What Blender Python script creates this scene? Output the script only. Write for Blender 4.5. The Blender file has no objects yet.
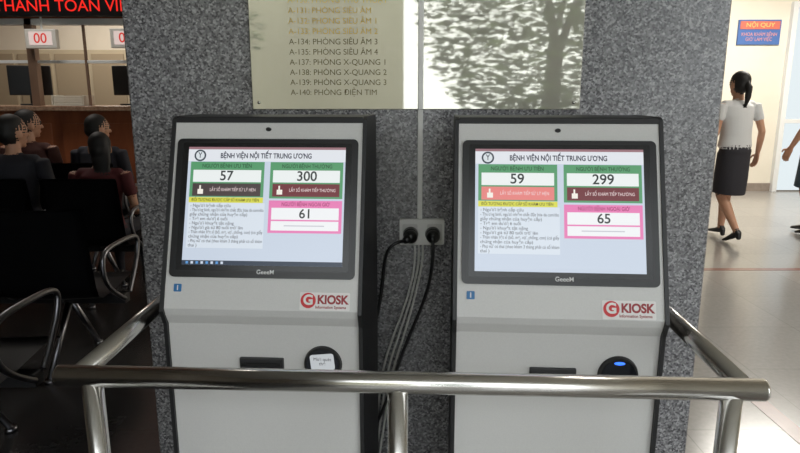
import bpy, bmesh, math, random
from mathutils import Vector, Matrix, kdtree
random.seed(7)
S=bpy.context.scene
COL=S.collection
H=1.38
# ---------------------------------------------------------------- materials
def lin(c):
    return tuple(((v/255)/12.92 if v/255<=0.04045 else ((v/255+0.055)/1.055)**2.4) for v in c)+(1,)
MC={}
def mat(name,c,rough=.5,metal=0,emit=0,spec=.5,coat=0):
    if name in MC: return MC[name]
    m=bpy.data.materials.new(name); m.use_nodes=True
    b=m.node_tree.nodes['Principled BSDF']
    b.inputs['Base Color'].default_value=lin(c)
    b.inputs['Roughness'].default_value=rough
    b.inputs['Metallic'].default_value=metal
    b.inputs['Specular IOR Level'].default_value=spec
    b.inputs['Coat Weight'].default_value=coat
    if emit:
        b.inputs['Base Color'].default_value=(0.01,0.01,0.01,1)
        b.inputs['Emission Color'].default_value=lin(c)
        b.inputs['Emission Strength'].default_value=emit
    MC[name]=m; return m
def noisy(name,c1,c2,scale,rough=.5,metal=0,detail=3,bump=0,stretch=None,spec=.5):
    m=mat(name,c1,rough,metal,0,spec); nt=m.node_tree; b=nt.nodes['Principled BSDF']
    tc=nt.nodes.new('ShaderNodeTexCoord'); mp=nt.nodes.new('ShaderNodeMapping')
    if stretch: mp.inputs['Scale'].default_value=stretch
    n=nt.nodes.new('ShaderNodeTexNoise'); n.inputs['Scale'].default_value=scale; n.inputs['Detail'].default_value=detail
    r=nt.nodes.new('ShaderNodeValToRGB'); r.color_ramp.elements[0].position=.35; r.color_ramp.elements[1].position=.65
    r.color_ramp.elements[0].color=lin(c1); r.color_ramp.elements[1].color=lin(c2)
    L=nt.links.new
    L(tc.outputs['Object'],mp.inputs['Vector']); L(mp.outputs[0],n.inputs['Vector']); L(n.outputs['Fac'],r.inputs['Fac']); L(r.outputs[0],b.inputs['Base Color'])
    if bump:
        bp=nt.nodes.new('ShaderNodeBump'); bp.inputs['Strength'].default_value=bump; bp.inputs['Distance'].default_value=.01
        L(n.outputs['Fac'],bp.inputs['Height']); L(bp.outputs[0],b.inputs['Normal'])
    return m
def granite():
    m=mat('granite_polished',(100,100,104),.22,0,0,.5); nt=m.node_tree; b=nt.nodes['Principled BSDF']; L=nt.links.new
    tc=nt.nodes.new('ShaderNodeTexCoord')
    v=nt.nodes.new('ShaderNodeTexVoronoi'); v.inputs['Scale'].default_value=190
    n=nt.nodes.new('ShaderNodeTexNoise'); n.inputs['Scale'].default_value=85; n.inputs['Detail'].default_value=5; n.inputs['Roughness'].default_value=.7
    sep=nt.nodes.new('ShaderNodeSeparateColor')
    mx=nt.nodes.new('ShaderNodeMath'); mx.operation='MULTIPLY_ADD'; mx.inputs[1].default_value=.5
    ml=nt.nodes.new('ShaderNodeMath'); ml.operation='MULTIPLY'; ml.inputs[1].default_value=.5
    r=nt.nodes.new('ShaderNodeValToRGB'); e=r.color_ramp.elements
    e[0].position=.26; e[0].color=lin((74,73,75)); e[1].position=.80; e[1].color=lin((180,179,180))
    k=e.new(.40); k.color=lin((108,107,110)); k=e.new(.60); k.color=lin((133,132,134))
    L(tc.outputs['Object'],v.inputs['Vector']); L(tc.outputs['Object'],n.inputs['Vector'])
    L(v.outputs['Color'],sep.inputs[0]); L(sep.outputs[0],mx.inputs[0]); L(n.outputs['Fac'],ml.inputs[0]); L(ml.outputs[0],mx.inputs[2])
    L(mx.outputs[0],r.inputs['Fac']); L(r.outputs[0],b.inputs['Base Color'])
    return m
def tiles(name,c1,c2,size,rough):
    m=mat(name,c1,rough); nt=m.node_tree; b=nt.nodes['Principled BSDF']; L=nt.links.new
    tc=nt.nodes.new('ShaderNodeTexCoord')
    br=nt.nodes.new('ShaderNodeTexBrick'); br.offset=0; br.inputs['Scale'].default_value=1/size
    br.inputs['Brick Width'].default_value=1; br.inputs['Row Height'].default_value=1; br.inputs['Mortar Size'].default_value=.004
    br.inputs['Color1'].default_value=lin(c1); br.inputs['Color2'].default_value=lin(c2); br.inputs['Mortar'].default_value=lin(tuple(int(x*.85) for x in c1))
    n=nt.nodes.new('ShaderNodeTexNoise'); n.inputs['Scale'].default_value=40
    mi=nt.nodes.new('ShaderNodeMix'); mi.data_type='RGBA'; mi.blend_type='MULTIPLY'; mi.inputs['Factor'].default_value=.25
    L(tc.outputs['Object'],br.inputs['Vector']); L(tc.outputs['Object'],n.inputs['Vector'])
    L(br.outputs['Color'],mi.inputs['A']); L(n.outputs['Fac'],mi.inputs['B']); L(mi.outputs['Result'],b.inputs['Base Color'])
    return m
M_gran=granite()
M_steel=mat('stainless_steel',(215,213,209),.22,1)
M_black=mat('black_powder_coat',(26,26,28),.45)
M_blackp=mat('black_plastic',(16,16,18),.3)
M_face=noisy('kiosk_white_paint',(202,201,199),(206,205,203),300,.45)
M_white=mat('white_plastic',(225,224,220),.4)
# ---------------------------------------------------------------- mesh helpers
def empty(name,loc=(0,0,0),rz=0):
    o=bpy.data.objects.new(name,None); o.location=loc; o.rotation_euler=(0,0,rz); o.empty_display_size=.1
    COL.objects.link(o); return o
def finish(bm,name,m,parent=None,smooth=False,M=None):
    if M is not None: bm.transform(M)
    bmesh.ops.recalc_face_normals(bm,faces=bm.faces)
    me=bpy.data.meshes.new(name); bm.to_mesh(me); bm.free()
    for mm in (m if isinstance(m,(list,tuple)) else [m]): me.materials.append(mm)
    if smooth:
        for p in me.polygons: p.use_smooth=True
    o=bpy.data.objects.new(name,me); COL.objects.link(o)
    if parent: o.parent=parent
    return o
def bx(bm,x0,x1,y0,y1,z0,z1,bev=0,seg=2):
    r=bmesh.ops.create_cube(bm,size=1)
    vs=r['verts']
    for v in vs: v.co=Vector(((x0+x1)/2+v.co.x*(x1-x0),(y0+y1)/2+v.co.y*(y1-y0),(z0+z1)/2+v.co.z*(z1-z0)))
    if bev:
        es=list({e for v in vs for e in v.link_edges})
        bmesh.ops.bevel(bm,geom=es,offset=bev,segments=seg,affect='EDGES',profile=.5)
def box(name,x0,x1,y0,y1,z0,z1,m,parent=None,bev=0,M=None):
    bm=bmesh.new(); bx(bm,x0,x1,y0,y1,z0,z1,bev); return finish(bm,name,m,parent,False,M)
def cyl(bm,p0,p1,r0,r1=None,seg=20):
    r1=r0 if r1 is None else r1
    p0=Vector(p0);p1=Vector(p1);d=p1-p0
    M=Matrix.Translation((p0+p1)/2)@d.to_track_quat('Z','Y').to_matrix().to_4x4()
    bmesh.ops.create_cone(bm,cap_ends=True,segments=seg,radius1=r0,radius2=r1,depth=d.length,matrix=M)
def rrect(bm,cx,cy,w,h,r,z0,z1,seg=6):
    pts=[]
    for qx,qy,a0 in((1,1,0),(-1,1,90),(-1,-1,180),(1,-1,270)):
        for i in range(seg+1):
            a=math.radians(a0+90*i/seg)
            pts.append((cx+qx*(w/2-r)+r*math.cos(a),cy+qy*(h/2-r)+r*math.sin(a)))
    lo=[bm.verts.new((x,y,z0)) for x,y in pts]; hi=[bm.verts.new((x,y,z1)) for x,y in pts]
    n=len(pts)
    bm.faces.new(hi); bm.faces.new(lo[::-1])
    for i in range(n): bm.faces.new((lo[i],lo[(i+1)%n],hi[(i+1)%n],hi[i]))
def curve_tube(name,pts,r,m,parent=None,res=8):
    cu=bpy.data.curves.new(name,'CURVE'); cu.dimensions='3D'; cu.bevel_depth=r; cu.bevel_resolution=4; cu.use_fill_caps=True
    sp=cu.splines.new('NURBS'); sp.points.add(len(pts)-1)
    for p,q in zip(sp.points,pts): p.co=(*q,1)
    sp.use_endpoint_u=True; sp.order_u=min(4,len(pts)); sp.resolution_u=res
    o=bpy.data.objects.new(name,cu); COL.objects.link(o)
    me=bpy.data.meshes.new_from_object(o); bpy.data.objects.remove(o)
    me.materials.clear(); me.materials.append(m)
    for p in me.polygons: p.use_smooth=True
    o=bpy.data.objects.new(name,me); COL.objects.link(o)
    if parent:o.parent=parent
    return o
VN={'Ư':"U'",'Ơ':"O'",'Ờ':"Ò'",'ư':"u'",'ơ':"o'",'ướ':"u'ó'",'ườ':"u'ò'",'ượ':"u'ọ'",'ở':"ỏ'",'ớ':"ó'",'ờ':"ò'",'ợ':"ọ'",'Ợ':"Ọ'",'Ử':"Ủ'",'ữ':"ũ'"}
def text(name,s,size,m,M,parent=None,width=None,ext=.0002,align='CENTER',bold=0,spacing=1):
    for a in sorted(VN,key=lambda k:-len(k)): s=s.replace(a,VN[a])
    cu=bpy.data.curves.new(name,'FONT'); cu.body=s; cu.size=size; cu.align_x=align; cu.align_y='CENTER'; cu.extrude=ext; cu.offset=bold; cu.space_line=spacing
    o=bpy.data.objects.new(name,cu); COL.objects.link(o)
    bpy.context.view_layer.update()
    me=bpy.data.meshes.new_from_object(o); bpy.data.objects.remove(o)
    if width:
        xs=[v.co.x for v in me.vertices]; w=max(xs)-min(xs); k=width/w
        for v in me.vertices: v.co.x*=k
    me.transform(M); me.materials.clear(); me.materials.append(m)
    o=bpy.data.objects.new(name,me); COL.objects.link(o)
    if parent:o.parent=parent
    return o
UP=Matrix(((1,0,0,0),(0,0,-1,0),(0,1,0,0),(0,0,0,1)))  # local xy plane -> xz plane facing -Y
def wallM(x,y,z): return Matrix.Translation((x,y,z))@UP

# ---------------------------------------------------------------- room shell
M_floor=tiles('floor_tiles',(160,157,152),(154,151,147),.6,.2)
M_floor_shaded=tiles('shaded_floor_tiles',(62,60,60),(56,54,54),.6,.25)  # tile colour darkened to stand in for shade over the waiting area
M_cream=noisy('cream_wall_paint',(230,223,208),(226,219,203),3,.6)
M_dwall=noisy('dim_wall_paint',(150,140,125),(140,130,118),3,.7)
M_ceil=mat('ceiling_paint',(200,198,190),.8)
box('floor',-.9,7,-2.6,9.2,-.1,0,M_floor)
box('floor_waiting_area',-7,-.9,-2.6,9.2,-.1,0,M_floor_shaded)
M_str=noisy('floor_inlay_red',(136,98,88),(124,88,80),12,.25)
box('trim_1',1.62,1.70,-2.6,9.18,0,.0015,M_str)
box('trim_2',1.70,7,4.86,4.93,0,.0015,M_str)
box('ceiling',-7,7,-2.6,9.2,3.3,3.4,M_ceil)
box('wall_back',-7.1,7.1,9.2,9.35,-.1,3.4,M_cream)
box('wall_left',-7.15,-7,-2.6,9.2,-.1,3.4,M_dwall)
box('wall_right',7,7.15,-2.6,9.2,-.1,3.4,M_cream)
box('shade_wall_front',-7,-2.15,-2.75,-2.6,-.1,3.4,M_dwall)  # unseen wall added to keep daylight off the waiting area
box('baseboard_back',-2.3,7,9.18,9.2,0,.12,noisy('baseboard_stone',(150,138,128),(138,126,116),20,.3))
box('ground',-20,20,-24,-2.75,-.15,-.05,noisy('paving',(150,146,138),(130,128,120),5,.8))
# granite column
bm=bmesh.new(); bx(bm,-.79,.94,1.85,3.0,0,3.3,.006,1)
finish(bm,'granite_column',M_gran)

# door with frame on far wall
M_alu=mat('white_aluminium',(226,228,228),.35)
d=empty('door_1',(0,0,0))
M_glow=mat('daylight_glass',(225,236,240),.2,0,1.0)
bm=bmesh.new()
for a in((5.5,5.57,0,2.6),(6.45,6.52,0,2.6)): bx(bm,a[0],a[1],9.12,9.2,a[2],a[3],.004)
bx(bm,5.5,6.52,9.12,9.2,2.6,2.68,.004); bx(bm,5.57,6.45,9.13,9.19,1.0,1.06,.004)
bx(bm,5.98,6.04,9.13,9.19,0.02,2.6,.004)
finish(bm,'door_frame',M_alu,d)
box('door_glass',5.57,6.45,9.16,9.18,0.02,2.6,M_glow,d)

# notice sign on the far wall
sg=empty('notice_sign')
M_or=mat('sign_orange',(206,110,92),.5); M_bl=mat('sign_blue',(72,108,170),.5)
box('sign_board',4.78,5.38,9.17,9.2,2.10,2.44,M_bl,sg,.004)
box('sign_header',4.80,5.36,9.163,9.17,2.31,2.42,M_or,sg)
text('sign_header_text','NỘI QUY',.08,mat('sign_yellow',(240,205,120),.5),wallM(5.08,9.161,2.365),sg,.4)
text('sign_text','KHOA KHÁM BỆNH\nGIỜ LÀM VIỆC',.068,mat('sign_white',(220,150,140),.5),wallM(5.08,9.168,2.205),sg,.5)

# ---------------------------------------------------------------- directory board
bd=empty('room_directory_board')
M_board=mat('mirror_acrylic',(206,203,190),.025,.45)
bx0,bx1,bz0=-.428,.522,1.343
box('acrylic_panel',bx0,bx1,1.840,1.8495,bz0,1.98,M_board,bd,.002)
bm=bmesh.new()
for x in(bx0+.02,bx1-.02):
    for z in(bz0+.02,1.96): cyl(bm,(x,1.842,z),(x,1.832,z),.004)
finish(bm,'standoff_screws',M_steel,bd,True)
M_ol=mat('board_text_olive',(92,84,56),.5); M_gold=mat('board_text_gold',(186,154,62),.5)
lines=['A-128: PHÒNG TIÊM','A-130: PHÒNG THỦ THUẬT','A-131: PHÒNG SIÊU ÂM','A-132: PHÒNG SIÊU ÂM 1','A-133: PHÒNG SIÊU ÂM 2','A-134: PHÒNG SIÊU ÂM 3','A-135: PHÒNG SIÊU ÂM 4','A-137: PHÒNG X-QUANG 1','A-138: PHÒNG X-QUANG 2','A-139: PHÒNG X-QUANG 3','A-140: PHÒNG ĐIỆN TIM']
for i,l in enumerate(lines):
    z=1.391+(len(lines)-1-i)*.0282
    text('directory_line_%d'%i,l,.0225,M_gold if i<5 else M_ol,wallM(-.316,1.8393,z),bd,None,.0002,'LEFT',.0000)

# conduit, socket and plugs
cd=empty('cable_conduit')
bm=bmesh.new(); bx(bm,.052,.067,1.826,1.8395,1.343,3.3,.002); bx(bm,.052,.067,1.836,1.85,1.018,1.343,.002)
bx(bm,.050,.069,1.824,1.8395,1.70,1.73,.001)
finish(bm,'conduit_trunking',M_white,cd)
so=empty('power_socket')
bm=bmesh.new(); rrect(bm,.066,.98,.135,.078,.006,0,.02)
for v in bm.verts: v.co=Vector((v.co.x,1.85-v.co.z,v.co.y))
finish(bm,'socket_plate',M_white,so)
for k,x in enumerate((.030,.104)):
    bm=bmesh.new(); rrect(bm,x,.98,.045,.05,.004,.0201,.0215)
    for v in bm.verts: v.co=Vector((v.co.x,1.85-v.co.z,v.co.y))
    finish(bm,'socket_module_%d'%k,mat('socket_inner',(205,204,200),.4),so)
for k,(x,dx) in enumerate(((.032,-.03),(.098,-.004))):
    bm=bmesh.new(); cyl(bm,(x,1.828,.975),(x,1.80,.973),.023,.020,24); cyl(bm,(x,1.802,.973),(x+dx*.6,1.775,.966),.017,.009,20)
    bmesh.ops.create_uvsphere(bm,u_segments=16,v_segments=10,radius=.0205,matrix=Matrix.Translation((x,1.80,.973)))
    finish(bm,'plug_%d'%k,M_blackp,so,True)
pc=empty('power_cables')
curve_tube('black_cable_1',[(.096,1.774,.964),(.098,1.765,.93),(.095,1.78,.87),(.075,1.79,.78),(.03,1.79,.67),(-.01,1.78,.57),(-.04,1.77,.45),(-.10,1.76,.33)],.005,M_blackp,pc)
curve_tube('black_cable_2',[(.010,1.774,.966),(-.02,1.76,.965),(-.045,1.77,.93),(-.05,1.78,.86),(-.06,1.78,.76),(-.09,1.76,.66),(-.13,1.74,.6)],.005,M_blackp,pc)
M_wc=mat('white_cable',(204,203,200),.45)
for k in range(3):
    o=.012*k
    curve_tube('white_cable_%d'%k,[(.045+o,1.842,.94),(.048+o,1.835,.90),(.038+o*.8,1.83,.83),(.012+o*1.0,1.82,.74),(-.035+o*1.5,1.81,.62),(-.062+o*1.2,1.80,.52),(-.075+o,1.79,.35),(-.10+o,1.78,.2)],.0034,M_wc,pc)

# ---------------------------------------------------------------- kiosks
T0=Vector((0,.13,1.328)); E=(T0-Vector((0,-.015,.916))).normalized(); LS=.4577; B0=T0-E*LS; N=Vector((0,-E.z,E.y))
SL=Matrix(((1,0,0,0),(0,E.y,N.y,B0.y),(0,E.z,N.z,B0.z),(0,0,0,1)))   # (x, s, n) -> kiosk local
def em(c): return mat('screen_%d_%d_%d'%c,c,.3,0,1.0)
def kiosk(x,y,rz,data):
    k=empty('information_kiosk',(x,y,0),rz)
    W=.234
    fp=[(0,0.0),(-.006,.86),(B0.y,B0.z),(.13,1.328)]
    prof=fp+[(.145,1.334),(.33,1.334),(.34,1.32),(.34,0)]
    for nm,xa,xb in(('side_panel_1',-W,-W+.009),('side_panel_2',W-.009,W)):
        bm=bmesh.new()
        a=[bm.verts.new((xa,p[0]-(.004 if i<4 else 0),p[1])) for i,p in enumerate(prof)]; b=[bm.verts.new((xb,p[0]-(.004 if i<4 else 0),p[1])) for i,p in enumerate(prof)]
        bm.faces.new(a); bm.faces.new(b[::-1])
        for i in range(len(a)):
            j=(i+1)%len(a); bm.faces.new((a[i],b[i],b[j],a[j]))
        finish(bm,nm,M_black,k)
    bm=bmesh.new(); wi=W-.0092
    sp=SL@Vector((0,.006,0)); tp=SL@Vector((0,LS-.010,0))
    body=[(.004,.05),(-.001,.86),(-.014,B0.z-.012),(sp.y,sp.z),(tp.y,tp.z),(.328,1.322),(.335,.05)]
    a=[bm.verts.new((-wi,*p)) for p in body]; b=[bm.verts.new((wi,*p)) for p in body]
    bm.faces.new(a); bm.faces.new(b[::-1])
    for i in range(len(a)):
        j=(i+1)%len(a); bm.faces.new((a[i],b[i],b[j],a[j]))
    finish(bm,'cabinet',M_face,k)
    bm=bmesh.new(); bx(bm,-wi,wi,.127,.332,1.3205,1.333,.003); finish(bm,'top_cap',M_black,k)
    box('top_trim',-wi,wi,LS-.010,LS,-.004,.003,M_black,k,0,SL)
    box('plinth',-W+.012,W-.012,.012,.33,0,.05,M_black,k)
    box('back_panel',-wi,wi,.336,.341,.05,1.32,M_black,k)
    # monitor
    MS=.243
    bm=bmesh.new(); rrect(bm,0,MS,.432,.328,.012,-.012,.006)
    finish(bm,'monitor_bezel',mat('bezel_black',(20,20,22),.3),k,False,SL)
    bm=bmesh.new(); rrect(bm,0,MS+.003,.402,.302,.004,.0061,.0066)
    finish(bm,'bezel_recess',mat('bezel_inner',(12,12,14),.25),k,False,SL)
    sw,sh=.374,.279; cx0=-sw/2; top=MS+.004+sh/2
    ux=sw/159; uy=sh/121
    scr=empty('touch_screen'); scr.parent=k
    def R(x0,y0,x1,y1,c,n=1,nm='panel'):
        z=.0068+n*.0002
        bm=bmesh.new()
        vs=[bm.verts.new((cx0+a*ux,top-b*uy,z)) for a,b in((x0,y0),(x0,y1),(x1,y1),(x1,y0))]
        bm.faces.new(vs); bm.transform(SL)
        me=bpy.data.meshes.new(nm); bm.to_mesh(me); bm.free(); me.materials.append(em(c))
        o=bpy.data.objects.new(nm,me); COL.objects.link(o); o.parent=scr
    def T(s,x,y,size,c,n=5,w=None,al='CENTER',bold=0):
        text('screen_text',s,size*uy*1.35,em(c),SL@Matrix.Translation((cx0+x*ux,top-y*uy,.0068+n*.0002)),scr,w*ux if w else None,.00008,al,bold)
    R(0,0,159,121,(196,207,222),0,'screen_background')
    R(0,0,159,2.5,(150,110,118)); R(0,2.5,159,15,(222,226,232))
    bm=bmesh.new()
    bmesh.ops.create_circle(bm,cap_ends=True,segments=28,radius=6*ux,matrix=Matrix.Translation((cx0+12*ux,top-9*uy,.0074)))
    finish(bm,'logo_ring',em((50,60,72)),scr,False,SL)
    bm=bmesh.new(); bmesh.ops.create_circle(bm,cap_ends=True,segments=28,radius=4.4*ux,matrix=Matrix.Translation((cx0+12*ux,top-9*uy,.0076)))
    finish(bm,'logo_disc',em((215,222,226)),scr,False,SL)
    T('Y',12,9,6,(60,70,80),6,4,bold=.0003)
    T('BỆNH VIỆN NỘI TIẾT TRUNG ƯƠNG',79,9.4,5.4,(28,34,58),5,92,bold=.0004)
    G=(84,150,104)
    R(3,15.5,78,52,G); R(84,15.5,157,53,G)
    T('NGƯỜI BỆNH ƯU TIÊN',40,20,4.2,(30,70,45),5,50,bold=.0001); T('NGƯỜI BỆNH THƯỜNG',121,20,4.2,(30,70,45),5,50,bold=.0001)
    R(6,24,75,36.5,(232,237,236),2); R(87,24,154,36.5,(232,237,236),2)
    T(data[0],40,30.4,10.4,(34,40,40),5,bold=.0004); T(data[1],121,30.4,10.4,(34,40,40),5,bold=.0004)
    R(6,38,75,51,data[3],2); R(87,38,154,51,data[4],2)
    for xx in(14,94):
        R(xx-1,40,xx+.6,46,(240,235,225),4); R(xx-2.6,44,xx+3,49,(240,235,225),4)
    T('LẤY SỐ KHÁM TIẾP SỬ LÝ HẸN',47,44.6,3.4,(235,215,215),5,46); T('LẤY SỐ KHÁM TIẾP THƯỜNG',127,44.6,3.4,(235,215,215),5,46)
    R(3,52.3,78,57.8,(214,214,72),2); T('ĐỐI TƯỢNG ĐƯỢC CẤP SỐ KHÁM ƯU TIÊN',40,55.2,3,(70,60,20),5,68,bold=.0001)
    R(3,58,80,104,(212,221,231),1)
    L=['- Người bệnh cấp cứu','- Thương binh, người nhiễm chất độc hóa da cam/dio','giấy chứng nhận của huyện cấp)','- Trẻ em dưới 6 tuổi','- Người khuyết tật nặng','- Người già từ 80 tuổi trở lên','- Thân nhân liệt sĩ (bố, mẹ, vợ, chồng, con) (có giấy','chứng nhận của huyện cấp)','- Phụ nữ có thai (theo khám 3 tháng phải có số khám','thai )']
    for i,l in enumerate(L): T(l,5,61+i*4.5,3.3,(50,54,66),5,None if len(l)<40 else 74,'LEFT')
    R(84,55,157,88,(226,122,178)); T('NGƯỜI BỆNH NGOẠI GIỜ',121,59,4,(150,40,90),5,48,bold=.0001)
    R(87,62.5,154,74.5,(236,238,240),2); T(data[2],121,68.8,9.8,(34,40,40),5,bold=.0004)
    R(87,76,154,85.5,(236,238,240),2); R(100,80.2,140,81.2,(190,190,200),4)
    if data[5]:
        R(0,116.5,159,121,(40,52,70),3)
        for i in range(8): R(4+i*5,117.5,6.5+i*5,120,(200,210,225) if i%2 else (90,150,210),5)
    text('monitor_brand','GeeeM',.014,mat('brand_grey',(215,215,215),.4),SL@Matrix.Translation((.01,MS-.1505,.0068)),k,None,.0001,'CENTER',.0002)
    # webcam hole
    bm=bmesh.new(); bmesh.ops.create_cone(bm,cap_ends=True,segments=24,radius1=.007,radius2=.006,depth=.003,matrix=Matrix.Translation((0,LS-.026,.0025))@Matrix.Diagonal((1,.7,1,1)))
    finish(bm,'webcam',M_blackp,k,False,SL)
    # small info sticker
    bm=bmesh.new(); rrect(bm,-.195,.054,.018,.018,.002,.0004,.0016); finish(bm,'info_sticker',mat('sticker_blue',(40,110,165),.4),k,False,SL)
    text('sticker_glyph','i',.016,M_white,SL@Matrix.Translation((-.195,.054,.0018)),k,None,.0001,'CENTER',.0006)
    # logo sticker
    ly=.0285
    bm=bmesh.new(); rrect(bm,.149,ly,.115,.041,.003,.0004,.0014); finish(bm,'logo_sticker',mat('sticker_white',(228,224,222),.4),k,False,SL)
    bm=bmesh.new(); bmesh.ops.create_circle(bm,cap_ends=True,segments=32,radius=.0175,matrix=Matrix.Translation((.111,ly+.002,.0018))); M_red=mat('logo_red',(200,32,40),.4); finish(bm,'logo_disc_red',M_red,k,False,SL)
    text('logo_letter','G',.031,M_white,SL@Matrix.Translation((.111,ly+.0025,.002)),k,None,.0001,'CENTER',.0012)
    text('logo_word','KIOSK',.027,mat('logo_dark_red',(150,30,38),.4),SL@Matrix.Translation((.167,ly+.0035,.0017)),k,.072,.0001,'CENTER',.0011)
    text('logo_tagline','Information Systems',.009,mat('logo_dark_red',(150,30,38),.4),SL@Matrix.Translation((.163,ly-.013,.0017)),k,.07,.0001,'CENTER',.0002)
    # ticket printer slot
    dz=.016
    bm=bmesh.new(); bx(bm,-.058,.046,-.008,.003,.732+dz,.763+dz,.002); finish(bm,'printer_bezel',mat('slot_black',(34,34,36),.4),k)
    box('printer_slot',-.052,.040,-.0105,-.0075,.746+dz,.751+dz,M_blackp,k)
    bm=bmesh.new(); bx(bm,-.052,.040,-.015,-.007,.736+dz,.742+dz,.002); finish(bm,'printer_lip',mat('slot_lip',(60,60,62),.3),k)
    # round card / barcode reader
    cx,cz=.139,.75+dz
    bm=bmesh.new(); cyl(bm,(cx,.003,cz),(cx,-.009,cz),.046,.043,40); finish(bm,'scanner_ring',M_blackp,k)
    bm=bmesh.new(); cyl(bm,(cx,-.0085,cz),(cx,-.0100,cz),.039,.038,40); finish(bm,'scanner_window',mat('scanner_glass',(40,42,48),.05,.6),k)
    if data[6]:
        bm=bmesh.new(); bmesh.ops.create_uvsphere(bm,u_segments=24,v_segments=12,radius=.5,matrix=Matrix.Translation((cx,-.0105,cz+.031))@Matrix.Diagonal((.024,.004,.008,1)))
        finish(bm,'scanner_led',mat('led_blue',(50,110,245),.3,0,2.0),k,True)
    else:
        bm=bmesh.new(); rrect(bm,0,0,.056,.040,.006,0,.0006)
        finish(bm,'scanner_ticket',mat('ticket_paper_glow',(205,210,214),.6,0,.8),k,False,Matrix.Translation((cx,-.0102,cz+.008))@UP@Matrix.Rotation(.1,4,'Z'))  # bright paper reflection on the scanner, painted as emission
        text('scanner_ticket_text','Mời quét\nthẻ',.011,M_blackp,Matrix.Translation((cx,-.0112,cz+.010))@UP,k,None,.0001,'CENTER',.0000)
    return k
DR=(108,40,48)
kiosk(-.319,1.372,math.radians(-3.5),('57','300','61',(70,58,58),DR,True,False))
kiosk(.352,1.315,math.radians(-4),('59','299','65',(226,128,124),DR,False,True))

# ---------------------------------------------------------------- railing
rl=empty('steel_railing')
ZR=.867
def yb(x): return 1.058-.045*x
bm=bmesh.new()
cyl(bm,(-.640,yb(-.64),ZR),(.648,yb(.648),ZR),.0205,seg=32)
finish(bm,'front_bar',M_steel,rl,True)
for e_,x in enumerate((-.64,.648)):
    bm=bmesh.new(); bmesh.ops.create_uvsphere(bm,u_segments=24,v_segments=12,radius=.0205,matrix=Matrix.Translation((x,yb(x),ZR))@Matrix.Diagonal((.45,1,1,1)))
    finish(bm,'end_cap_%d'%e_,M_steel,rl,True)
for i,(xa,xb) in enumerate(((-.605,-.605),(.620,.67))):
    bm=bmesh.new(); cyl(bm,(xa,yb(xa),ZR),(xb,1.84,ZR),.019,seg=28); finish(bm,'side_bar_%d'%i,M_steel,rl,True)
    bm=bmesh.new(); cyl(bm,(xb,1.85,ZR),(xb,1.836,ZR),.04,seg=28); finish(bm,'wall_flange_%d'%i,M_steel,rl,False)
for i,x in enumerate((-.578,-.004,.595)):
    bm=bmesh.new(); cyl(bm,(x,yb(x),0),(x,yb(x),ZR-.01),.019,seg=28); finish(bm,'post_%d'%i,M_steel,rl,True)
    bm=bmesh.new(); cyl(bm,(x,yb(x),0),(x,yb(x),.012),.05,.045,seg=28); finish(bm,'post_flange_%d'%i,M_steel,rl,False)

# ---------------------------------------------------------------- beam seating
M_seat=noisy('perforated_black_metal',(20,20,22),(34,34,38),220,.4,.3)
M_arm=mat('armrest_metal',(130,130,135),.3,1)
def bench(xr,y,n):
    b=empty('waiting_bench',(xr,y,0))
    P=.57; w=n*P
    bm=bmesh.new(); bx(bm,-w,0,-.03,.03,.33,.38,.004); finish(bm,'beam',M_black,b)
    for i in range(n):
        x1=-i*P-.04; x0=x1-.49
        prof=[(.24,.42),(.21,.44),(.10,.435),(-.05,.415),(-.17,.41),(-.215,.43),(-.235,.49),(-.255,.62),(-.285,.78),(-.30,.86),(-.318,.875)]
        bm=bmesh.new(); rows=[]
        for (py,pz) in prof:
            rows.append([bm.verts.new((x0+(x1-x0)*j/8,py+.012*(1-((j-4)/4)**2)*(-1 if pz>.45 else 0),pz-.01*(1-((j-4)/4)**2)*(1 if pz<=.45 else 0))) for j in range(9)])
        for a in range(len(rows)-1):
            for j in range(8): bm.faces.new((rows[a][j],rows[a][j+1],rows[a+1][j+1],rows[a+1][j]))
        bmesh.ops.solidify(bm,geom=bm.faces[:],thickness=.012)
        finish(bm,'seat_shell_%d'%i,M_seat,b,True)
        bm=bmesh.new(); bx(bm,(x0+x1)/2-.03,(x0+x1)/2+.03,-.15,.15,.38,.40,.003); finish(bm,'seat_bracket_%d'%i,M_black,b)
    for i in range(n+1):
        x=-i*P-.0
        curve_tube('armrest_%d'%i,[(x,-.03,.36),(x,-.10,.40),(x,-.22,.48),(x,-.24,.60),(x,-.20,.655),(x,-.08,.66),(x,.08,.66),(x,.17,.65),(x,.19,.60),(x,.12,.48),(x,.03,.38)],.012,M_arm,b)
    for i,x in enumerate((-.3,-w+.3)):
        bm=bmesh.new(); cyl(bm,(x,0,.35),(x,.24,.02),.018,.014); cyl(bm,(x,0,.35),(x,-.26,.02),.018,.014)
        cyl(bm,(x,.24,0),(x,.24,.02),.025); cyl(bm,(x,-.26,0),(x,-.26,.02),.025)
        finish(bm,'leg_%d'%i,M_arm,b,True)
    return b
bench(-1.34,2.15,3); bench(-1.42,3.1,3); bench(-1.75,4.2,4); bench(-2.2,5.15,4)

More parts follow.
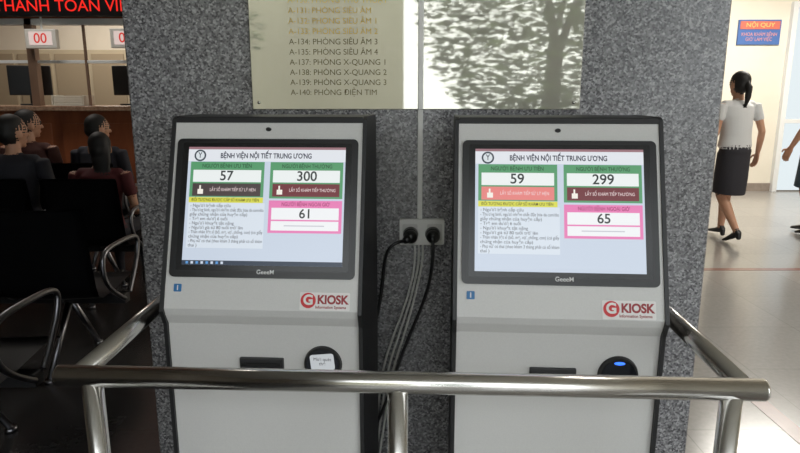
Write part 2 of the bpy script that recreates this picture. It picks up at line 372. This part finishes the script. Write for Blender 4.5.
# ---------------------------------------------------------------- cashier counter
M_wood=noisy('reddish_wood',(162,94,60),(130,72,46),6,.4,0,4,0,(1,1,.25))
ct=empty('cashier_counter')
CY=6.3; XR=-2.45; XL=-6.9
bm=bmesh.new(); bx(bm,XL,XR,CY,CY+.5,.08,1.24,.004)
x=XR-.08
while x>XL+.8:
    bx(bm,x-.85,x,CY-.02,CY,.2,1.12,.008); x-=.95
finish(bm,'counter_body',M_wood,ct)
box('counter_kick',XL,XR,CY+.04,CY+.48,0,.08,M_black,ct)
bm=bmesh.new(); bx(bm,XL,XR+.04,CY-.14,CY+.6,1.24,1.29,.006); finish(bm,'counter_top',noisy('counter_stone',(170,140,118),(140,110,90),40,.25),ct)
bm=bmesh.new()
for i in range(5):
    xx=XR-.03-i*1.12
    bx(bm,xx-.05,xx+.03,CY+.0,CY+.08,1.29,2.12,.004)
    if i: bx(bm,xx+.5,xx+.52,CY+.02,CY+.05,1.29,2.06,.002)
finish(bm,'window_posts',mat('post_brown',(120,96,80),.4),ct)
bm=bmesh.new(); bx(bm,XL,XR,CY+.0,CY+.08,2.06,2.12,.004)
bx(bm,XL,XR,CY+.03,CY+.05,1.70,1.73,.002)
finish(bm,'window_rail',M_alu,ct)
box('header_panel',XL,XR,CY,CY+.12,2.12,3.3,M_wood,ct)
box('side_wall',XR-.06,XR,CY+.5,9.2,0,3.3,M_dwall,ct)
bm=bmesh.new(); bx(bm,XL,XR-.06,8.75,9.15,0,2.0,.004)
finish(bm,'file_cabinet_run',noisy('cabinet_beige',(188,176,150),(176,164,140),2,.5),ct)
bm=bmesh.new()
for i in range(9):
    xx=XR-.3-i*.5
    bx(bm,xx-.44,xx,8.73,8.75,1.1,1.95,.004); bx(bm,xx-.44,xx,8.73,8.75,.1,1.05,.004)
finish(bm,'cabinet_doors',mat('cab_door',(160,146,122),.5),ct)
# LED header
ld=empty('led_sign')
bm=bmesh.new(); bx(bm,-5.2,-2.5,CY-.1,CY-.001,2.13,2.36,.006); finish(bm,'led_case',M_blackp,ld)
text('led_text','THANH TOÁN VIỆN PHÍ',.150,mat('led_red',(240,36,26),.3,0,1.1),wallM(-3.85,CY-.102,2.218),ld,1.66,.001,'LEFT',0)
# numbers
for (xc,zc) in((-3.46,1.925),(-2.64,1.93)):
    q=empty('counter_number_display')
    bm=bmesh.new(); bx(bm,xc-.15,xc+.15,CY-.07,CY-.005,zc-.09,zc+.09,.006); finish(bm,'display_case',mat('display_white',(225,222,216),.4),q)
    box('display_window',xc-.11,xc+.11,CY-.073,CY-.07,zc-.06,zc+.065,mat('display_pale',(236,214,206),.4,0,.8),q)
    text('digits','00',.13,mat('digit_red',(215,50,40),.4,0,.9),wallM(xc,CY-.0745,zc),q,None,.0005,'CENTER',.001)
    bm=bmesh.new(); cyl(bm,(xc,CY-.03,zc+.09),(xc,CY-.03,2.13),.01); finish(bm,'display_bracket',M_alu,q)
# counter things
def comp(x,rz):
    c=empty('computer_monitor',(x,CY+.3,1.292),rz)
    bm=bmesh.new(); bx(bm,-.2,.2,-.02,.02,.10,.40,.008); finish(bm,'monitor_shell',M_blackp,c)
    box('monitor_display',-.185,.185,.0201,.022,.12,.385,mat('crt_glow',(150,180,215),.3,0,.6),c)
    bm=bmesh.new(); cyl(bm,(0,-.0,.015),(0,0,.12),.02); bx(bm,-.1,.1,-.07,.07,0,.015,.004); finish(bm,'monitor_stand',M_blackp,c)
comp(-3.82,.3); comp(-2.78,-.2)
tr=empty('document_tray',(-3.3,CY+.1,1.291))
bm=bmesh.new(); bx(bm,-.16,.16,-.1,.12,0,.01,.002)
for i in range(4): bx(bm,-.14,.14,-.09,.11,.012+i*.022,.030+i*.022,.001)
bx(bm,-.16,-.15,-.1,.12,0,.1,.001); bx(bm,.15,.16,-.1,.12,0,.1,.001)
finish(bm,'tray_with_papers',mat('paper',(214,210,198),.7),tr)

# ---------------------------------------------------------------- people
def sub(pts,rad,step=.02):
    P=[];Q=[]
    for i in range(len(pts)-1):
        a=Vector(pts[i]);b=Vector(pts[i+1]); n=max(1,int((b-a).length/step))
        for j in range(n):
            t=j/n; P.append(a.lerp(b,t)); Q.append((rad[i][0]*(1-t)+rad[i+1][0]*t,rad[i][1]*(1-t)+rad[i+1][1]*t))
    P.append(Vector(pts[-1]));Q.append(rad[-1]); return P,Q
class Body:
    def __init__(s): s.bm=bmesh.new(); s.tags=[]; s.pts=[]
    def tube(s,pts,rad,tag,side=(1,0,0),cap=.6,seg=20,flat=False):
        rad=[(r,r) if not isinstance(r,tuple) else r for r in rad]
        P,Q=sub(pts,rad); n=len(P); T=[]
        for i in range(n):
            t=(P[min(i+1,n-1)]-P[max(i-1,0)]).normalized(); T.append(t)
        rings=[]
        def capr(i,sgn):
            out=[]
            for k in(1,2,3):
                a=k/3.3*math.pi/2; out.append((P[i]+T[i]*sgn*math.sin(a)*min(Q[i])*cap,(Q[i][0]*math.cos(a),Q[i][1]*math.cos(a)),T[i]))
            return out
        seq=[(P[i],Q[i],T[i]) for i in range(n)]
        if not flat: seq=capr(0,-1)[::-1]+seq+capr(n-1,1)
        sv=Vector(side)
        for p,q,t in seq:
            u=(sv-t*sv.dot(t)); 
            if u.length<1e-3: u=Vector((0,1,0))-t*t.y
            u.normalize(); w=t.cross(u)
            rings.append([s.bm.verts.new(p+u*q[0]*math.cos(2*math.pi*k/seg)+w*q[1]*math.sin(2*math.pi*k/seg)) for k in range(seg)])
        for r in rings:
            for v in r: s.pts.append(v.co.copy()); s.tags.append(tag)
        for a,b in zip(rings,rings[1:]):
            for k in range(seg): s.bm.faces.new((a[k],a[(k+1)%seg],b[(k+1)%seg],b[k]))
        s.bm.faces.new(rings[0][::-1]); s.bm.faces.new(rings[-1])
    def ell(s,c,r,tag,M=None):
        X=Matrix.Translation(c)@(M or Matrix.Identity(4))@Matrix.Diagonal((*r,1))
        res=bmesh.ops.create_uvsphere(s.bm,u_segments=24,v_segments=16,radius=1,matrix=X)
        for v in res['verts']: s.pts.append(v.co.copy()); s.tags.append(tag)
    def build(s,name,mats,loc,rz,scale,voxel=.007):
        par=empty(name,loc,rz); par.scale=(scale,)*3
        bmesh.ops.recalc_face_normals(s.bm,faces=s.bm.faces)
        me=bpy.data.meshes.new('tmp'); s.bm.to_mesh(me); s.bm.free()
        o=bpy.data.objects.new('tmp',me); COL.objects.link(o)
        m=o.modifiers.new('r','REMESH'); m.mode='VOXEL'; m.voxel_size=voxel
        m=o.modifiers.new('s','SMOOTH'); m.factor=.5; m.iterations=2
        bpy.context.view_layer.update()
        dg=bpy.context.evaluated_depsgraph_get()
        nm=bpy.data.meshes.new_from_object(o.evaluated_get(dg)); bpy.data.objects.remove(o)
        kd=kdtree.KDTree(len(s.pts))
        for i,p in enumerate(s.pts): kd.insert(p,i)
        kd.balance(); keys=list(mats); nm.materials.clear()
        for k in keys: nm.materials.append(mats[k])
        for p in nm.polygons:
            p.material_index=keys.index(s.tags[kd.find(p.center)[1]]); p.use_smooth=True
        ob=bpy.data.objects.new('body',nm); COL.objects.link(ob); ob.parent=par
        return par
def arm(B,sx,sh,el,wr,sleeve,hdir,palmn,sleeve_tag='top',long=False,bulk=1):
    sh,el,wr=Vector(sh),Vector(el),Vector(wr)
    B.tube([sh,sh.lerp(el,.5),el,el.lerp(wr,.35),wr],[.042*bulk,.038*bulk,.031*bulk,.032*bulk,.021],sleeve_tag if long else 'skin')
    if not long: B.tube([sh,sh.lerp(el,sleeve)],[.052,.048],sleeve_tag,cap=.5)
    else: B.tube([sh,el,wr.lerp(el,.06)],[.053,.042,.032],sleeve_tag,cap=.4)
    h=Vector(hdir).normalized(); pn=Vector(palmn); pn=(pn-h*pn.dot(h)).normalized(); sd=h.cross(pn).normalized()
    if sd.y<0: sd=-sd           # thumb side forward
    B.tube([wr-h*.01,wr+h*.03,wr+h*.085],[(.022,.017),(.034,.014),(.038,.012)],'skin',side=sd,cap=.6)
    for off,ln in((.029,.068),(.010,.078),(-.010,.072),(-.029,.056)):
        b=wr+h*.08+sd*off
        m1=b+h*ln*.5+pn*ln*.10; e=m1+h*ln*.42+pn*ln*.30
        B.tube([b-h*.01,m1,e],[.0090,.0083,.0068],'skin',cap=1,seg=10)
    b=wr+h*.03+sd*.028; m1=b+(h*.6+sd*.75).normalized()*.035+pn*.006; e=m1+(h*.95+sd*.25).normalized()*.03+pn*.008
    B.tube([b-sd*.01,m1,e],[.0115,.010,.0078],'skin',cap=1,seg=10)
def head(B,c,hair,face=(0,1,0),tilt=0):
    a=math.atan2(-face[0],face[1]); R=Matrix.Translation(c)@Matrix.Rotation(a,4,'Z')@Matrix.Rotation(tilt,4,'X')
    def e(p,r,t): B.ell(R@Vector(p),r,t,R.to_3x3().to_4x4())
    e((0,0,.01),(.074,.094,.098),'skin'); e((0,.022,-.055),(.052,.062,.055),'skin'); e((0,.06,-.095),(.022,.022,.016),'skin')
    B.tube([R@Vector((0,.088,.005)),R@Vector((0,.104,-.028))],[.009,.014],'skin',cap=.8,seg=12); 
    for s_ in(-1,1):
        e((s_*.031,.085,.003),(.011,.009,.006),'eye'); e((s_*.031,.086,.022),(.017,.008,.0035),'hair')
        e((s_*.076,-.005,-.015),(.009,.02,.03),'skin')
    e((0,.083,-.062),(.023,.010,.008),'lips')
    e((0,-.018,.035),(.082,.098,.093),'hair'); e((0,-.04,-.01),(.078,.078,.075),'hair')
    if hair=='long':
        B.tube([R@Vector((0,-.05,.0)),R@Vector((0,-.075,-.10)),R@Vector((0,-.085,-.2))],[(.075,.05),(.072,.035),(.05,.02)],'hair')
    if hair=='pony':
        B.tube([R@Vector((0,-.1,.02)),R@Vector((0,-.135,-.03)),R@Vector((0,-.13,-.12)),R@Vector((0,-.115,-.2))],[.02,.03,.028,.012],'hair')
    if hair=='bun': e((0,-.115,.0),(.042,.035,.042),'hair')
def leg(B,hip,kn,an,toe,tag,bare=True,bulk=1):
    hip,kn,an=Vector(hip),Vector(kn),Vector(an)
    B.tube([hip,hip.lerp(kn,.5),kn],[.082*bulk,.07*bulk,.05*bulk],tag)
    B.tube([kn,kn.lerp(an,.32),kn.lerp(an,.7),an],[.05*bulk,.053*bulk,.038*bulk,.03*bulk],'skin' if bare else tag)
    t=Vector(toe).normalized()
    B.tube([an+Vector((0,0,-.02))-t*.03,an+t*.05+Vector((0,0,-.045)),an+t*.15+Vector((0,0,-.065))],[(.032,.038),(.038,.026),(.036,.014)],'shoe')
    B.tube([an-t*.035+Vector((0,0,-.03)),an-t*.04+Vector((0,0,-.078))],[.026,.022],'shoe')
SK=noisy('skin',(198,150,122),(190,140,112),8,.5); HAIR=mat('black_hair',(18,15,15),.6); EYE=mat('eye_dark',(30,22,20),.2); LIP=mat('lips',(160,80,75),.4)
def mats(top,bottom,shoe=(24,22,24)):
    return {'skin':SK,'hair':HAIR,'eye':EYE,'lips':LIP,'top':mat('cloth_%d_%d_%d'%top,top,.8),'bottom':mat('cloth_%d_%d_%d'%bottom,bottom,.8),'shoe':mat('shoe_%d_%d_%d'%shoe,shoe,.4)}
def torso(B,z0=0,lean=0,bulk=1,y0=0,hem=.93,blouse=1.0):
    def p(z,y=0): return (0,y0+y+lean*(z-.86),z0+z)
    b=bulk; q=blouse
    B.tube([p(hem),p(1.02),p(1.12),p(1.22,.005),p(1.31),p(1.355)],[(.158*b*q,.112*b*q),(.134*b*q*q,.098*b*q*q),(.145*b*q,.104*b*q),(.165*b,.112*b),(.165*b,.092*b),(.09,.06)],'top',cap=.3,seg=32)
    B.tube([p(1.34),p(1.45,.012)],[.052,.046],'skin',cap=.3)
    B.tube([(-.15,y0+lean*.46,z0+1.318),(.15,y0+lean*.46,z0+1.318)],[.048,.048],'top',side=(0,1,0))
    B.ell(p(.88,-.012),(.158*b,.118*b,.10),'bottom')
def walker(name,loc,rz,scale,top,bottom,hair,facedir=(0,1,0),skirt=True,longs=False,stride=1):
    B=Body(); torso(B,lean=.03,blouse=1.07)
    head(B,(0,.03,1.515),hair,facedir)
    for s_ in(-1,1): B.ell((s_*.07,.085,1.2),(.06,.045,.055),'top')
    if skirt: B.tube([(0,0,.93),(0,0,.86),(0,.01,.62),(0,.02,.47)],[(.135,.09),(.160,.125),(.158,.14),(.15,.15)],'bottom',seg=36,flat=True)
    leg(B,(.08,0,.86),(.075,.14*stride,.47),(.07,.16*stride,.1),(0,1,.0),'bottom',skirt)
    leg(B,(-.08,0,.86),(-.075,.03,.46),(-.065,-.22*stride,.1+.035*stride),(0,1,-.35*stride),'bottom',skirt)
    arm(B,1,(.19,.005,1.315),(.245,-.05,1.07),(.285,.02,.86),.5,(.12,.3,-1),(-1,.1,0),long=longs)
    arm(B,-1,(-.19,.005,1.315),(-.235,-.02,1.07),(-.24,.10,.86),.5,(-.05,.45,-1),(1,.1,0),long=longs)
    return B.build(name,mats(top,bottom),loc,rz,scale,.0065)
walker('walking_woman',(3.20,5.98,0),math.radians(12),.985,(214,214,214),(44,42,48),'pony')
walker('visitor_woman',(4.14,6.18,0),math.radians(20),1.03,(206,210,212),(56,78,92),'long',stride=.4)
def sitter(name,loc,rz,scale,top,bottom,hair,facedir=(0,1,0),tilt=0,lean=0.0):
    B=Body(); dz=-.335; torso(B,dz,lean=lean,y0=-.08,hem=.9)
    y=-.08+lean*.6
    head(B,(0,y+.03,1.515+dz),hair,facedir,tilt)
    for s_ in(-1,1):
        leg(B,(s_*.085,-.07,.525),(s_*.11,.34,.52),(s_*.11,.36,.09),(0,1,0),'bottom',False)
        ys=-.08+lean*.46
        arm(B,s_,(s_*.19,ys,1.315+dz),(s_*.235,ys+.02,1.07+dz),(s_*.13,ys+.24,.66),.6,(-s_*.3,1,-.25),(0,0,-1),long=(name=='seated_man'))
    return B.build(name,mats(top,bottom),loc,rz,scale,.009)
sitter('seated_man',(-1.75-.57*.5-.57*1-.0,4.28,0),0,.97,(34,34,42),(30,30,36),'short',(.5,1,0))
sitter('seated_woman',(-1.75-.57*.5,4.28,0),.0,.88,(84,30,34),(34,34,44),'long',(-.5,1,0))
sitter('seated_man',(-2.2-.57*.5,5.23,0),0,.95,(44,44,54),(30,30,36),'short',(.8,1,0))
sitter('seated_woman',(-2.2-.57*1.5,5.23,0),0,.98,(80,46,42),(40,40,48),'bun',(.9,1,0))

# ---------------------------------------------------------------- outside
def tree(x,y,h,seed,nl=2300,rx=1.7):
    rnd=random.Random(seed); t=empty('tree',(x,y,-.05))
    bm=bmesh.new(); cyl(bm,(0,0,0),(.1,.05,h*.5),.16,.1,12); cyl(bm,(.1,.05,h*.45),(-.3,.1,h*.8),.08,.04,10); cyl(bm,(.1,.05,h*.45),(.6,-.1,h*.75),.08,.04,10)
    finish(bm,'trunk',noisy('bark',(70,58,46),(50,42,34),12,.9),t,True)
    bm=bmesh.new()
    for i in range(nl):
        a=rnd.random()*6.283; zz=rnd.uniform(-1,1); rr=math.sqrt(1-zz*zz)*rnd.random()**.4
        p=Vector((rr*math.cos(a)*rx,rr*math.sin(a)*1.3,h*.56+zz*h*.40))
        q=Matrix.Rotation(rnd.random()*6,3,'Z')@Matrix.Rotation(rnd.uniform(-1.2,1.2),3,'X')
        l=rnd.uniform(.07,.16)
        bm.faces.new([bm.verts.new(p+q@Vector(c)*l) for c in((-1,0,0),(0,-.28,0),(1,0,.1),(0,.28,0))])
    finish(bm,'foliage',noisy('leaves',(34,50,22),(92,114,50),2,.6),t)
tree(2.6,-7.4,4.8,1,5200,2.3); tree(3.6,-12,6.2,2,5200,3.2); tree(-4.6,-10,5,3)
box('outdoor_building',-12,.1,-17,-14,-.05,6,noisy('outdoor_plaster',(176,172,150),(162,157,136),.6,.8))

# ---------------------------------------------------------------- lights
w=bpy.data.worlds.new('World'); S.world=w; w.use_nodes=True
bg=w.node_tree.nodes['Background']; bg.inputs[0].default_value=(.92,.97,1,1); bg.inputs[1].default_value=3.7
def lamp(name,x,y,z,sx,sy,p,c=(1,.95,.87)):
    f=empty(name,(x,y,z))
    box('lamp_housing',-sx/2-.03,sx/2+.03,-sy/2-.03,sy/2+.03,-.03,0,M_alu,f)
    l=bpy.data.lights.new(name+'_light','AREA'); l.shape='RECTANGLE'; l.size=sx; l.size_y=sy; l.energy=p; l.color=c
    o=bpy.data.objects.new('lamp_light',l); COL.objects.link(o); o.parent=f; o.location=(0,0,-.04)
lamp('unseen_ceiling_lamp',4.6,7.2,3.3,1.2,.6,160)  # added lamp out of view, brightens the right corridor wall
lamp('unseen_ceiling_lamp',4.2,4.2,3.3,1.2,.6,50)  # added lamp out of view, brightens the nearer part of the corridor
lamp('unseen_ceiling_lamp',-3.6,7.6,3.3,1.2,.6,60)
lamp('unseen_ceiling_lamp',-3.4,5.4,3.3,1.2,.6,22)
# ---------------------------------------------------------------- camera
cam=bpy.data.cameras.new('camera'); cam.lens=28; cam.sensor_width=36
co=bpy.data.objects.new('camera',cam); COL.objects.link(co); co.location=(0,0,H); co.rotation_euler=(math.radians(78.2),0,0)
S.camera=co
S.view_settings.view_transform='Standard'
